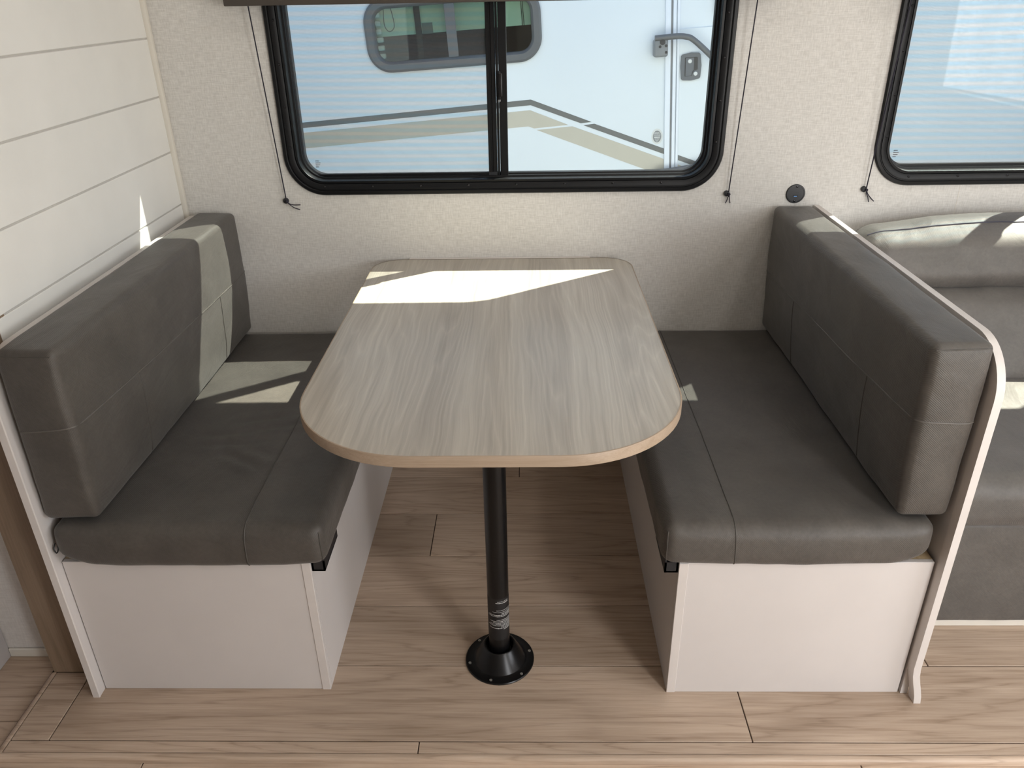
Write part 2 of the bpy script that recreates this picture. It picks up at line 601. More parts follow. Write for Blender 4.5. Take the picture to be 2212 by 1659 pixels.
M['stripe_dark'] = plain('grey_decal', (0.115, 0.120, 0.118), 0.4, var=0.03)
M['stripe_tan'] = plain('tan_decal', (0.47, 0.44, 0.37), 0.4, var=0.02)
M['nb_frame'] = plain('grey_window_frame', (0.10, 0.105, 0.11), 0.45)
M['nb_glass'] = glass('tinted_glass', (0.72, 0.78, 0.74))
M['nb_shade'] = plain('sage_shade', (0.66, 0.78, 0.70), 0.8, var=0.02)
M['nb_dark'] = plain('dark_interior', (0.035, 0.035, 0.036), 0.9)
M['nb_grey'] = plain('grey_plastic', (0.19, 0.20, 0.21), 0.45)
M['nb_lock'] = plain('lock_grey', (0.10, 0.11, 0.125), 0.45)
M['asphalt'] = plain('gravel_lot', (0.38, 0.38, 0.37), 0.9, var=0.15, scale=30)
M['cab'] = plain('grey_cabinet', (0.42, 0.40, 0.40), 0.5, var=0.02)
M['exterior'] = plain('exterior_siding', (0.70, 0.72, 0.74), 0.6, var=0.02, spec=0.2)

# ------------------------------------------------------------------ room shell
Z_MAIN = -0.015          # main floor lies a little lower than the slide-out floor
W1 = dict(x0=-0.700, x1=0.613, z0=0.947, z1=1.688, r=0.118)
W2 = dict(x0=1.056, x1=2.260, z0=0.956, z1=1.800, r=0.118)


def struct(o): return tag(o, kind='structure')


def hole(w, o): return rrect(w['x0'] + o, w['x1'] - o, w['z0'] + o, w['z1'] - o, w['r'] - o, 8)


wall_back = struct(plate('wall_back', [(-1.083, -0.10), (2.70, -0.10), (2.70, 2.10), (-1.083, 2.10)],
                         [hole(W1, 0.030), hole(W2, 0.030)], 0.0, 0.045, M['wallpaper']))
plate('siding', [(-1.083, -0.10), (2.70, -0.10), (2.70, 2.10), (-1.083, 2.10)], [hole(W1, 0.012), hole(W2, 0.012)], 0.0452, 0.0490, M['exterior'], wall_back)
seam_w = box('panel_seam', 1.3345, 1.3360, -0.0006, 0.001, 0.30, 0.957, M['trim'], wall_back)

# left slide wall: shiplap boards on a backing
wall_left = struct(box('wall_left', -1.083, -1.0358, -0.955, 0.0, -0.10, 2.05, M['groove']))
zs = [0.0, 0.149, 0.305, 0.460, 0.616, 0.7715, 0.927, 1.083, 1.239, 1.394, 1.550, 1.7055, 1.861, 2.05]
for a, b in zip(zs[:-1], zs[1:]):
    box('shiplap_board', -1.0366, -1.033, -0.955, -0.012, a + 0.0021, b - 0.0021, M['shiplap'], wall_left, bevel=0.0012)
struct(box('trim_1', -1.036, -1.020, -0.016, 0.0, 0.0, 2.05, M['trim'], bevel=0.003, seg=2))

# slide fascia board, main side wall left of the slide, its baseboard
struct(box('trim_2', -1.157, -1.034, -0.997, -0.925, 0.0, 2.05, M['fascia'], bevel=0.002))
struct(box('wall_side', -2.75, -1.10, -0.925, -0.875, -0.10, 2.10, M['wall_plain']))
struct(box('baseboard_left', -1.3095, -1.157, -0.932, -0.925, Z_MAIN, 0.012, M['trim'], bevel=0.002))
struct(box('wall_left', -2.75, -2.70, -3.40, -0.925, -0.10, 2.10, M['wall_plain']))
struct(plate('wall_right', [(-3.40, -0.10), (0.045, -0.10), (0.045, 2.10), (-3.40, 2.10)], [[(-2.72, 0.91), (-1.58, 0.91), (-1.58, 1.69), (-2.72, 1.69)]], 2.60, 2.65, M['wall_plain'], None, 'x'))  # opening cut for the added side fill light
struct(plate('wall_front', [(-2.75, -0.10), (2.65, -0.10), (2.65, 2.10), (-2.75, 2.10)],
             [[(1.38, 0.0), (2.18, 0.0), (2.18, 1.9), (1.38, 1.9)]],
             -3.45, -3.40, M['wall_plain']))
struct(box('ceiling', -2.75, 2.70, -3.45, 0.045, 2.05, 2.10, M['ceiling']))

# floors
floor = struct(box('floor', -2.75, 2.65, -3.45, -0.88, -0.10, Z_MAIN - 0.004, M['joint']))
slide = struct(box('floor', -1.165, 2.65, -1.2345, 0.045, Z_MAIN - 0.003, -0.0035, M['joint']))


def plank(x0, x1, y0, y1, top, parent):
    g = 0.0013
    return box('plank', x0 + g, x1 - g, y0 + g, y1 - g, top - 0.0065, top, M['plank'], parent, bevel=0.0009)


rows = [(0.0, -0.132, [-0.004]), (-0.132, -0.3425, [0.75]), (-0.3425, -0.551, [-0.267, 1.7]), (-0.551, -0.7616, [0.9]),
        (-0.7616, -0.9736, [1.008]), (-0.9736, -1.1928, [0.523, 1.9])]
for y1, y0, cuts in rows:
    left = -1.062 if y0 < -0.98 else -1.03
    xs = [left] + cuts + [2.60]
    for a, b in zip(xs[:-1], xs[1:]): plank(a, b, y0, y1, 0.0, slide)
plank(-1.150, -1.062, -1.1928, -0.995, 0.0, slide)
for a, b in ((-1.150, -0.220), (-0.220, 1.30), (1.30, 2.60)): plank(a, b, -1.2245, -1.1928, 0.0, slide)
# bullnose lips
def lip(name, pts2, parent, along, a, b):
    v, fcs = [], []
    for s in (a, b):
        for (q, z) in pts2: v.append((s, q, z) if along == 'x' else (q, s, z))
    n = len(pts2)
    for i in range(n): fcs.append((i, (i + 1) % n, n + (i + 1) % n, n + i))
    fcs += [tuple(range(n)), tuple(range(n, 2 * n))]
    return mesh_obj(name, v, fcs, M['plank'], parent, smooth=True, angle=50)
lip('nosing', [(-1.2255, -0.0065), (-1.2255, 0.0008), (-1.2290, 0.0012), (-1.2350, 0.0004), (-1.2385, -0.003), (-1.2395, -0.008), (-1.2390, -0.0148), (-1.2330, -0.0148)], slide, 'x', -1.160, 2.60)
lip('nosing', [(-1.1505, -0.0065), (-1.1505, 0.0008), (-1.1540, 0.0012), (-1.1600, 0.0004), (-1.1640, -0.003), (-1.1650, -0.008), (-1.1650, -0.0148), (-1.1600, -0.0148)], slide, 'y', -1.2390, -0.997)
# main floor planks
ys = [-0.918, -1.129, -1.340, -1.551, -1.762, -1.973, -2.184, -2.395, -2.606, -2.817, -3.028, -3.239, -3.40]
cutlist = [[], [-0.829, 0.746], [0.1, 1.6], [-0.6, 1.1], [0.4], [-1.0, 1.5], [0.0], [-0.5, 1.2], [0.6], [-0.9, 0.9], [0.2], [1.3]]
for (y1, y0), cuts in zip(zip(ys[:-1], ys[1:]), cutlist):
    if y1 > -1.0:
        plank(-2.70, -1.155, y0, y1, Z_MAIN, floor)
        continue
    xs = [-2.70] + cuts + [2.60]
    for a, b in zip(xs[:-1], xs[1:]): plank(a, b, y0, y1, Z_MAIN, floor)

# ------------------------------------------------------------------ windows
def make_window(name, w, divx, screen_side):
    win = thing(name, None, None, ((w['x0'] + w['x1']) / 2, 0, w['z0']), kind='structure')
    x0, x1, z0, z1, r = w['x0'], w['x1'], w['z0'], w['z1'], w['r']
    prof = [(0.0, 0.002), (0.0, -0.006), (0.003, -0.0105), (0.011, -0.0115), (0.0135, -0.009), (0.0140, -0.006),
            (0.0165, -0.006), (0.0170, -0.0095), (0.020, -0.0100), (0.033, -0.0045), (0.0345, -0.001), (0.0355, -0.001), (0.0360, -0.005),
            (0.0420, -0.006), (0.0430, -0.004), (0.0435, 0.020), (0.0485, 0.021), (0.0490, 0.034), (0.0535, 0.035), (0.0545, 0.052), (0.004, 0.054), (0.004, 0.046)]
    ring_sweep('frame', x0, x1, z0, z1, r, prof, M['frame'], win, 14)
    # screws in the channel
    zc, k = z0 + 0.0265, 0
    x = x0 + 0.115
    while x < x1 - 0.10:
        lathe('screw', [(0.0035, -0.0075), (0.0032, -0.0092), (0.0015, -0.0098), (0.0005, -0.0090)], x, 0, M['screw'], win, 10, 'y', zc)
        x += 0.1455
    z = z0 + 0.143
    while z < z1 - 0.10:
        for xx in (x0 + 0.0265, x1 - 0.0265):
            lathe('screw', [(0.0035, -0.0075), (0.0032, -0.0092), (0.0015, -0.0098), (0.0005, -0.0090)], xx, 0, M['screw'], win, 10, 'y', z)
        z += 0.115
    # meeting stiles
    o = 0.0435
    d0, d1 = divx
    bm = bmesh.new()
    bm_box(bm, d0, d0 + 0.010, 0.026, 0.046, z0 + o, z1 - o, 0.001)
    bm_box(bm, d0 + 0.0095, d0 + 0.0145, 0.030, 0.046, z0 + o, z1 - o)
    bm_box(bm, d0 + 0.014, d0 + 0.026, 0.027, 0.046, z0 + o, z1 - o, 0.001)
    bm_obj('screen_stile', bm, M['frame'], win)
    bm = bmesh.new()
    bm_box(bm, d0 + 0.0275, d0 + 0.034, 0.024, 0.046, z0 + o - 0.004, z1 - o, 0.001)
    bm_box(bm, d0 + 0.0355, d1, 0.022, 0.046, z0 + o - 0.004, z1 - o, 0.0015)
    bm_obj('sash_stile', bm, M['frame'], win)
    la = box('latch', d0 + 0.031, d0 + 0.041, 0.008, 0.024, z0 + 0.268, z0 + 0.345, M['frame'], win, 0.002, 2)
    box('latch_tongue', d0 + 0.034, d0 + 0.046, 0.004, 0.010, z0 + 0.276, z0 + 0.340, M['screw'], la, 0.002, 2)
    box('latch_foot', d0 + 0.033, d0 + 0.0405, 0.010, 0.024, z0 + 0.262, z0 + 0.268, M['nb_grey'], la, 0.001)
    box('corner_block', d0 - 0.001, d0 + 0.0265, 0.0255, 0.047, z0 + 0.041, z0 + 0.058, M['black_plastic'], win, 0.001)
    # sash rail under the screen half
    sx = (x0 + o, d0) if screen_side < 0 else (d1, x1 - o)
    bm = bmesh.new()
    bm_box(bm, sx[0], sx[1], 0.028, 0.044, z0 + o, z0 + o + 0.013, 0.001)
    bm_obj('screen_rail', bm, M['frame'], win)
    # panes
    def pane(nm, pts, y, t, mat): return plate(nm, pts, [], y, y + t, mat, win)
    rr = rrect(x0 + 0.046, x1 - 0.046, z0 + 0.046, z1 - 0.046, r - 0.046, 8)
    mid = (d0 + d1) / 2
    L = [p for p in rr if p[0] < mid]; Rr = [p for p in rr if p[0] > mid]
    top, bot = z1 - 0.046, z0 + 0.046
    Lp = L + [(mid, bot), (mid, top)]
    i = next(k for k, p in enumerate(Rr) if p[1] < (z0 + z1) / 2)
    Rp = [(mid, top)][:0] + Rr[:i] + [(mid, top), (mid, bot)] + Rr[i:]
    pane('glass_pane', Lp, 0.0475, 0.003, M['glass'])
    pane('glass_pane', Rp, 0.0400, 0.003, M['glass'])
    sp = Lp if screen_side < 0 else Rp
    pane('insect_screen', sp, 0.0340, 0.0002, M['screen'])
    bm = bmesh.new()
    for k, wd in enumerate((0.012, 0.016, 0.014, 0.010)):
        bm_box(bm, x0 + 0.080, x0 + 0.080 + wd, 0.0470, 0.0474, z0 + 0.092 - 0.006 * k, z0 + 0.0945 - 0.006 * k)
    tag(bm_obj('glass_stamp', bm, M['nb_grey'], win), kind='stuff')
    return win


make_window('window_1', W1, (-0.086, -0.027), -1)
make_window('window_2', W2, (1.625, 1.684), -1)

# ------------------------------------------------------------------ shades with cords
def make_shade(label, x0, x1, cords):
    t = thing('window_shade', label, 'window shade', ((x0 + x1) / 2, 0, 1.472))
    box('valance', x0, x1, -0.085, -0.026, 1.4720, 1.575, M['shade'], t, 0.003, 2)
    for bx in (x0 + 0.09, x1 - 0.09): box('bracket', bx - 0.01, bx + 0.01, -0.027, 0.001, 1.54, 1.57, M['shade'], t)
    for (tx, ax, az, ends) in cords:
        a = lathe('cord_anchor', [(0.0085, 0.0), (0.0088, -0.006), (0.0075, -0.010), (0.004, -0.0115), (0.0035, -0.008), (0.0005, -0.008)], ax, 0, M['black_plastic'], t, 20, 'y', az)
        tube('cord', lerp((tx, -0.045, 1.475), (ax + 0.0035, -0.012, az + 0.006), 6), 0.0018, M['cord'], t, 6)
        bm = bmesh.new()
        bmesh.ops.create_uvsphere(bm, u_segments=10, v_segments=8, radius=0.0042)
        bmesh.ops.translate(bm, verts=bm.verts, vec=(ax + 0.0055, -0.0125, az - 0.001))
        bm_obj('knot', bm, M['cord'], a, True)
        for e in ends:
            tube('cord_end', smooth_path([(ax + 0.006, -0.013, az - 0.003)] + [(p, -0.008, q) for p, q in e], 5), 0.0015, M['cord'], a, 6)
    return t


make_shade('brown valance shade above the window over the dining table', -0.778, 0.715,
           [(-0.725, -0.712, 0.9314, [[(-0.698, 0.9215), (-0.688, 0.919), (-0.668, 0.9192)], [(-0.697, 0.917), (-0.687, 0.910), (-0.671, 0.9045)]]),
            (0.652, 0.6353, 0.938, [[(0.6395, 0.927), (0.637, 0.918), (0.6335, 0.909)], [(0.644, 0.926), (0.6455, 0.917), (0.6475, 0.909)]])])
make_shade('brown valance shade above the window over the sofa', 1.036, 2.33,
           [(1.062, 1.0466, 0.946, [[(1.054, 0.935), (1.060, 0.925), (1.066, 0.908)], [(1.058, 0.934), (1.068, 0.922), (1.081, 0.910)]]),
            (2.29, 2.30, 0.946, [[(2.306, 0.935), (2.31, 0.925), (2.315, 0.908)]])])

# ------------------------------------------------------------------ usb outlet
t = thing('usb_outlet', 'round black USB outlet on the wall between the two windows', 'outlet', (0.844, 0, 0.934))
pl = lathe('faceplate', [(0.0285, 0.0005), (0.0285, -0.0035), (0.0270, -0.0050), (0.0245, -0.0052), (0.0240, -0.0040), (0.0005, -0.0040)], 0.844, 0, M['black_plastic'], t, 40, 'y', 0.934)
box('usb_port', 0.8375, 0.8505, -0.0052, -0.003, 0.9245, 0.9305, M['black_metal'], t)
box('port_tongue', 0.8388, 0.8480, -0.0056, -0.004, 0.9252, 0.9282, M['blue'], t)
box('mark', 0.8425, 0.8520, -0.0044, -0.0035, 0.9372, 0.9384, M['black_metal'], t)
for zz, xx in ((0.9555, 0.8455), (0.9125, 0.8425)):
    lathe('screw', [(0.0035, -0.0035), (0.0033, -0.0055), (0.0012, -0.0058), (0.0005, -0.0045)], xx, 0, M['screw'], t, 12, 'y', zz)

# ------------------------------------------------------------------ benches
def panel_outline(yf, yb, z0, z1, r):
    pts = [(yb, z0), (yb, z1)]
    for i in range(13):
        a = math.radians(90 + 90 * i / 12)
        pts.append((yf + r + r * math.cos(a), z1 - r + r * math.sin(a)))
    pts.append((yf, z0))
    return pts


def edge_strip(name, pts, x0, x1, mat, parent, flare=0.0, t=0.003):
    """strip following the panel's front and top edge"""
    P = [Vector((0, y, z)) for y, z in pts]
    dense = []
    for a, b in zip(P[:-1], P[1:]):
        k = max(1, int((b - a).length / 0.02))
        dense += [a + (b - a) * i / k for i in range(k)]
    dense.append(P[-1])
    verts, faces = [], []
    for i, p in enumerate(dense):
        tg = (dense[min(i + 1, len(dense) - 1)] - dense[max(i - 1, 0)]).normalized()
        nr = Vector((0, tg.z, -tg.y))
        if nr.y > 0.2 or nr.z < -0.2: nr = -nr
        s = max(0.0, 1 - p.z / 0.10) if flare else 0.0
        dx = flare * s * s * (3 - 2 * s)
        q = p + Vector((0, -0.006 * s if flare else 0, 0))
        a, b = q, q + nr * t
        verts += [(x0 + dx, a.y, a.z), (x1 + dx, a.y, a.z), (x1 - 0.001 + dx, b.y, b.z), (x0 + 0.001 + dx, b.y, b.z)]
    for i in range(len(dense) - 1):
        for k in range(4):
            faces.append((4 * i + k, 4 * i + (k + 1) % 4, 4 * i + 4 + (k + 1) % 4, 4 * i + 4 + k))
    faces += [(0, 1, 2, 3), tuple(4 * (len(dense) - 1) + k for k in range(4))]
    return mesh_obj(name, verts, faces, mat, parent, smooth=True, angle=40)


def make_bench(label, s, xi, xo, pin, pout, ztop, yf):
    """s=-1: left bench; xi = aisle side of the base, xo = outer side; pin/pout = inner/outer face of the back panel"""
    t = thing('dinette_bench', label, 'bench', ((xi + xo) / 2, -0.5, 0))
    lo, hi = min(xi, xo), max(xi, xo)
    hb = 0.3900
    # end panel facing the room, its two edge strips, side panel along the aisle, lid
    box('end_panel', lo, hi, yf + 0.002, yf + 0.014, 0.0, hb, M['laminate_white'], t, 0.001)
    e = -s
    ex = sorted((xi, xi + s * 0.020))
    box('edge_trim', ex[0], ex[1], yf, yf + 0.004, 0.0, hb - 0.001, M['edge_band'], t, 0.0008)
    box('side_panel', *(sorted((xi, xi + s * 0.014))), yf + 0.0145, -0.004, 0.0, hb - 0.012, M['laminate_white'], t)
    box('seat_board', lo + (0.015 if s > 0 else 0), hi - (0.015 if s < 0 else 0), yf + 0.0145, -0.004, hb - 0.012, hb - 0.0005, M['plywood'], t)
    # back panel with rounded front corner
    pl_ = sorted((pin, pout))
    yp = yf - 0.022
    out = panel_outline(yp, -0.004, 0.0, ztop, 0.105)
    dp = 0.003 if s < 0 else 0.0245
    core = panel_outline(yp + dp - 0.003, -0.004, 0.0, ztop - dp + 0.003, 0.105 - dp + 0.003)
    plate('back_panel', core, [], pl_[0] + 0.0008, pl_[1] - 0.0008, M['laminate_white'], t, 'x')
    edge_strip('panel_edge', core[1:], pl_[0], pl_[1], M['edge_band'], t, flare=0.018 if s > 0 else 0.0, t=dp)
    # black cleat that carries the table when it is lowered
    bx = sorted((xi - s * 0.0005, xi - s * 0.030))
    bm = bmesh.new()
    bm_box(bm, bx[0], bx[1], yf + 0.006, yf + 0.13, 0.3600, 0.3640)
    bm_box(bm, *(sorted((xi - s * 0.0005, xi - s * 0.005))), yf + 0.006, yf + 0.13, 0.3600, 0.396)
    bm_box(bm, *(sorted((xi - s * 0.026, xi - s * 0.030))), yf + 0.006, yf + 0.13, 0.3600, 0.3960)
    bm_box(bm, bx[0], bx[1], yf + 0.006, yf + 0.010, 0.3600, 0.3880)
    bm_obj('table_cleat', bm, M['black_plastic'], t)
    return t


make_bench('white dinette bench base with back panel against the shiplap wall', -1, -0.4513, -1.0015, -1.0030, -1.0200, 0.8860, -1.0485)
make_bench('white dinette bench base whose back panel divides it from the sofa', 1, 0.3533, 0.8990, 0.9035, 0.9215, 0.8960, -1.0554)

# cushions
def seat_hem(q, u, out):
    """slack lower hem at the room end: hangs over the base in the middle, lifts at the outer corner"""
    low = max(0.0, min(1.0, 0.5 - u[2] / 2)) ** 1.5
    end = max(0.0, min(1.0, (-u[1] - 0.93) / 0.07))
    side = max(0.0, (out * u[0] - 0.72) / 0.28)
    hang = 0.011 * (1 - u[0] ** 4) * end * low
    q.z += -hang + 0.034 * side ** 2 * low * max(0.0, min(1.0, (-u[1] - 0.55) / 0.45))
    q.y -= 0.004 * end * (1 - u[2] ** 2)
    return q


def seat_shape_L(p, u):
    q = seat_hem(p.copy(), u, -1)
    if u[2] > 0.7:
        for cx_, cy_, ang, am in ((-0.64, -0.64, 0.25, 0.0030), (-0.65, -0.80, -0.55, 0.0032), (-0.70, -0.72, 0.1, 0.0022)):
            dx, dy = p.x - cx_, p.y - cy_
            a_, b_ = dx * math.cos(ang) + dy * math.sin(ang), -dx * math.sin(ang) + dy * math.cos(ang)
            q.z += am * math.exp(-(a_ / 0.075) ** 2 - (b_ / 0.05) ** 2) * math.sin(b_ * 120)
    return q


def seat_shape_R(p, u):
    return seat_hem(p.copy(), u, 1)


sc = Cushion(-0.993, -0.410, -1.064, -0.006, 0.3925, 0.4960, 0.024, (0.004, 0.006, 0.007), 0.0022, 1, seat_shape_L)
ob = tag(sc.build('seat_cushion', M['cushion'], None, 0.012), 'flat grey-brown seat cushion on the bench by the shiplap wall', 'cushion', 'dinette seat cushions')
sx = -0.574
sc.seam('seam', lerp((sx, -0.006, 0.4975), (sx, -1.045, 0.4975), 60) + [(sx, -1.058, 0.492)] + lerp((sx, -1.0645, 0.482), (sx - 0.004, -1.0645, 0.398), 10), M['stitch'], ob)
sc.seam('corner_seam', lerp((-0.413, -1.0635, 0.482), (-0.411, -1.0635, 0.399), 10), M['stitch'], ob, 0.0018)
zp = tube('zipper_pull', smooth_path([(-0.9965, -1.052, 0.447), (-0.998, -1.060, 0.438), (-0.994, -1.062, 0.427), (-0.989, -1.060, 0.436), (-0.991, -1.054, 0.447)], 5), 0.0014, M['black_metal'], ob, 6)

sc = Cushion(0.313, 0.879, -1.064, -0.006, 0.3925, 0.4960, 0.026, (0.004, 0.006, 0.007), 0.0022, 2, seat_shape_R)
ob = tag(sc.build('seat_cushion', M['cushion'], None, 0.012), 'flat grey-brown seat cushion on the bench in front of the sofa', 'cushion', 'dinette seat cushions')
sx = 0.461
sc.seam('seam', lerp((sx, -0.006, 0.4975), (sx, -1.045, 0.4975), 60) + [(sx, -1.058, 0.492)] + lerp((sx, -1.0645, 0.482), (sx + 0.006, -1.0645, 0.398), 10), M['stitch'], ob)
sc.seam('corner_seam', lerp((0.316, -1.0635, 0.482), (0.318, -1.0635, 0.399), 10), M['stitch'], ob, 0.0018)


def lean_L(p, u):
    q = p.copy()
    h = (p.z - 0.70) / 0.2
    q.x += -0.010 * max(0, -h) if u[0] > 0 else 0.004 * h
    return q


def lean_R(p, u):
    q = p.copy()
    h = (p.z - 0.70) / 0.2
    q.x += 0.012 * max(0, -h) if u[0] < 0 else -0.003
    return q


bc = Cushion(-0.996, -0.872, -1.055, -0.012, 0.5095, 0.9010, 0.016, (0.007, 0.009, 0.004), 0.0025, 3, lean_L)
ob = tag(bc.build('back_cushion', M['cushion']), 'upright grey-brown back cushion along the shiplap wall', 'cushion', 'dinette back cushions')
fx = -0.872
bc.seam('seam', [(fx, -0.014, 0.712)] + lerp((fx, -0.03, 0.712), (fx, -1.03, 0.735), 60) + [(-0.876, -1.049, 0.7355)] + lerp((-0.885, -1.055, 0.736), (-0.994, -1.055, 0.728), 8), M['stitch_light'], ob, 0.0018)
for yy in (-0.262, -0.790):
    bc.seam('seam', lerp((fx, yy, 0.716 if yy > -0.5 else 0.729), (fx, yy - 0.004, 0.512), 14), M['stitch'], ob)
bc.seam('top_seam', lerp((-0.990, -1.0545, 0.893), (-0.880, -1.0545, 0.890), 8), M['stitch'], ob, 0.0014)

bc = Cushion(0.781, 0.9005, -1.055, -0.012, 0.5095, 0.9010, 0.016, (0.007, 0.009, 0.004), 0.0025, 4, lean_R)
ob = tag(bc.build('back_cushion', M['cushion']), 'upright grey-brown back cushion against the panel before the sofa', 'cushion', 'dinette back cushions')
fx = 0.781
bc.seam('seam', [(fx, -0.014, 0.700)] + lerp((fx, -0.03, 0.700), (fx, -1.03, 0.738), 60) + [(0.785, -1.049, 0.739)] + lerp((0.795, -1.055, 0.740), (0.896, -1.055, 0.738), 8), M['stitch_light'], ob, 0.0018)
for yy in (-0.325, -0.834):
    bc.seam('seam', lerp((fx, yy, 0.710 if yy > -0.5 else 0.729), (fx, yy - 0.004, 0.512), 14), M['stitch'], ob)
bc.seam('top_seam', lerp((0.787, -1.0545, 0.890), (0.895, -1.0545, 0.893), 8), M['stitch'], ob, 0.0014)

# ------------------------------------------------------------------ dining table
t = thing('dining_table', 'grey oak dining table on a black pedestal leg below the window', 'table', (-0.0465, -0.95, 0))


def table_outline(o=0.0, n=18):
    x0, x1, y0, y1 = -0.4495 + o, 0.3500 - o, -1.1820 + o, -0.0125 - o
    rf, rb = 0.262 - o, 0.085 - o
    pts = []
    for cx, cy, r, a0 in ((x1 - rb, y1 - rb, rb, 0), (x0 + rb, y1 - rb, rb, 90), (x0 + rf, y0 + rf, rf, 180), (x1 - rf, y0 + rf, rf, 270)):
        for i in range(n + 1):
            a = math.radians(a0 + 90 * i / n)
            pts.append((cx + r * math.cos(a), cy + r * math.sin(a)))
    return pts


plate('table_top', table_outline(0.003), [], 0.7200, 0.7430, M['table'], t, 'z')
verts, faces = [], []
prof = [(0.0032, 0.7195), (0.0008, 0.7195), (0.0, 0.7205), (0.0, 0.7415), (0.0008, 0.7432), (0.0032, 0.7436)]
for o, z in prof:
    pp = table_outline(o); L = len(pp); verts += [(a, b, z) for a, b in pp]
for k in range(len(prof) - 1):
    for i in range(L): faces.append((k * L + i, k * L + (i + 1) % L, (k + 1) * L + (i + 1) % L, (k + 1) * L + i))
mesh_obj('edge_band', verts, faces, M['table_edge'], t, smooth=True, angle=35)
box('wall_rail', -0.345, 0.225, -0.0120, -0.0003, 0.7080, 0.7445, M['edge_band'], t, 0.001)
px, py = -0.0465, -0.95
pole = lathe('pole', [(0.0255, 0.030), (0.0255, 0.7195)], px, py, M['black_metal'], t, 36)
lathe('top_socket', [(0.075, 0.7195), (0.075, 0.714), (0.032, 0.690), (0.0265, 0.690)], px, py, M['black_metal'], t, 36)
base = lathe('floor_base', [(0.0855, 0.0), (0.0860, 0.0025), (0.0845, 0.0048), (0.0680, 0.0055), (0.0640, 0.0075), (0.0400, 0.0500), (0.0375, 0.0520), (0.0345, 0.0515), (0.0320, 0.0440), (0.0290, 0.0300), (0.0258, 0.0290)], px, py, M['black_metal'], t, 48)
for k in range(6):
    a = math.radians(255 + 60 * k)
    lathe('screw', [(0.0038, 0.0045), (0.0036, 0.0066), (0.0016, 0.0072), (0.0008, 0.0055), (0.0002, 0.0055)], px + 0.0765 * math.cos(a), py + 0.0765 * math.sin(a), M['steel'], base, 10)
# warning label wrapped round the lower pole, printed upside down
def arc_strip(a0, a1, z0, z1, rad, slope=0.0, n=None):
    n = n or max(2, int(abs(a1 - a0) / 6))
    v, f = [], []
    for i in range(n + 1):
        a = math.radians(a0 + (a1 - a0) * i / n)
        for z in (z0, z1): v.append((px + rad * math.cos(a), py + rad * math.sin(a), z))
    for i in range(n): f.append((2 * i, 2 * i + 2, 2 * i + 3, 2 * i + 1))
    return v, f
v, f = arc_strip(165, 375, 0.086, 0.216, 0.0257)
lab = mesh_obj('label', v, f, M['label'], pole, smooth=True)
lines = [(0.2085, 268, 330, .0012), (0.2045, 258, 332, .0022), (0.1815, 262, 345, .0012), (0.1760, 240, 345, .0012), (0.1715, 290, 350, .0018), (0.1672, 215, 352, .0018), (0.1630, 205, 352, .0016),
         (0.1520, 262, 350, .0015), (0.1475, 225, 352, .0018), (0.1430, 240, 352, .0018), (0.1385, 220, 350, .0015), (0.1345, 210, 352, .0018), (0.1300, 285, 350, .0015), (0.1258, 215, 352, .0018), (0.1215, 300, 350, .0018)]
V, F = [], []
for z, a0, a1, h in lines:
    a = a0
    while a < a1 - 2:
        wlen = random.uniform(2.5, 7.5)
        v, f = arc_strip(a, min(a + wlen, a1), z - h * random.uniform(.75, 1) / 1.0, z, 0.02595, n=2)
        k = len(V); V += v; F += [tuple(i + k for i in q) for q in f]
        a += wlen + random.uniform(0.9, 2.2)
tag(mesh_obj('label_print', V, F, M['print'], lab), kind='stuff')

# ------------------------------------------------------------------ sofa
t = thing('sofa', 'taupe leatherette sofa with sunlit back cushion below the right window', 'sofa', (1.75, -0.45, 0))
XL, XR = 0.985, 2.55
def sofa_top(p, u):
    q = p.copy()
    q.z -= 0.060 * max(0, -u[0] - 0.55) ** 1.2 * max(0, u[2])
    w = max(0.0, 1 - (p.x - 1.0) / 0.42)                       # gathers by the corner of the piping
    if 0 < u[2]: q.y -= 0.0075 * w * u[2] * (1 - u[2]) * 4 * math.sin(58 * (p.x - 0.55 * (p.z - 0.8))) ** 2
    h = (p.z - 0.68) / 0.2
    q.y += 0.072 * h
    return q
uc = Cushion(XL + 0.02, XR - 0.02, -0.245, -0.105, 0.704, 0.878, 0.055, (0.010, 0.016, 0.012), 0.004, 5, sofa_top)
o = uc.build('back_cushion', M['sofa'], t, 0.02)
uc.seam('piping', lerp((XL + 0.035, -0.215, 0.868), (XR - 0.04, -0.215, 0.876), 60), M['sofa_stitch'], o, 0.0022)
def sofa_low(p, u):
    q = p.copy(); q.y += 0.10 * (p.z - 0.68) / 0.24
    return q
lc = Cushion(XL + 0.01, XR - 0.01, -0.262, -0.14, 0.455, 0.706, 0.03, (0.004, 0.022, 0.0), 0.004, 6, sofa_low)
lc.build('lower_back', M['sofa'], t, 0.022)
se = Cushion(XL, XR, -0.865, -0.20, 0.322, 0.468, 0.050, (0.004, 0.012, 0.012), 0.004, 7)
se.build('seat', M['sofa'], t, 0.022)
sf = Cushion(XL, XR, -0.842, -0.10, 0.018, 0.330, 0.012, (0.0, 0.004, 0.0), 0.002, 8)
sf.build('base', M['sofa'], t, 0.03)
box('bottom_trim', XL, XR, -0.838, -0.826, 0.0005, 0.019, M['trim'], t, 0.001)

# ------------------------------------------------------------------ cabinet at the left edge of the view
t = thing('cabinet', 'plain grey cabinet standing left of the slide-out floor', 'cabinet', (-1.60, -1.30, Z_MAIN))
box('side_panel', -1.3280, -1.3100, -1.62, -0.928, Z_MAIN, 1.95, M['cab'], t, 0.001)
box('body', -1.95, -1.3285, -1.60, -0.928, Z_MAIN + 0.06, 1.95, M['cab'], t)
box('door', -1.94, -1.335, -1.62, -1.601, Z_MAIN + 0.08, 1.94, M['cab'], t, 0.002)

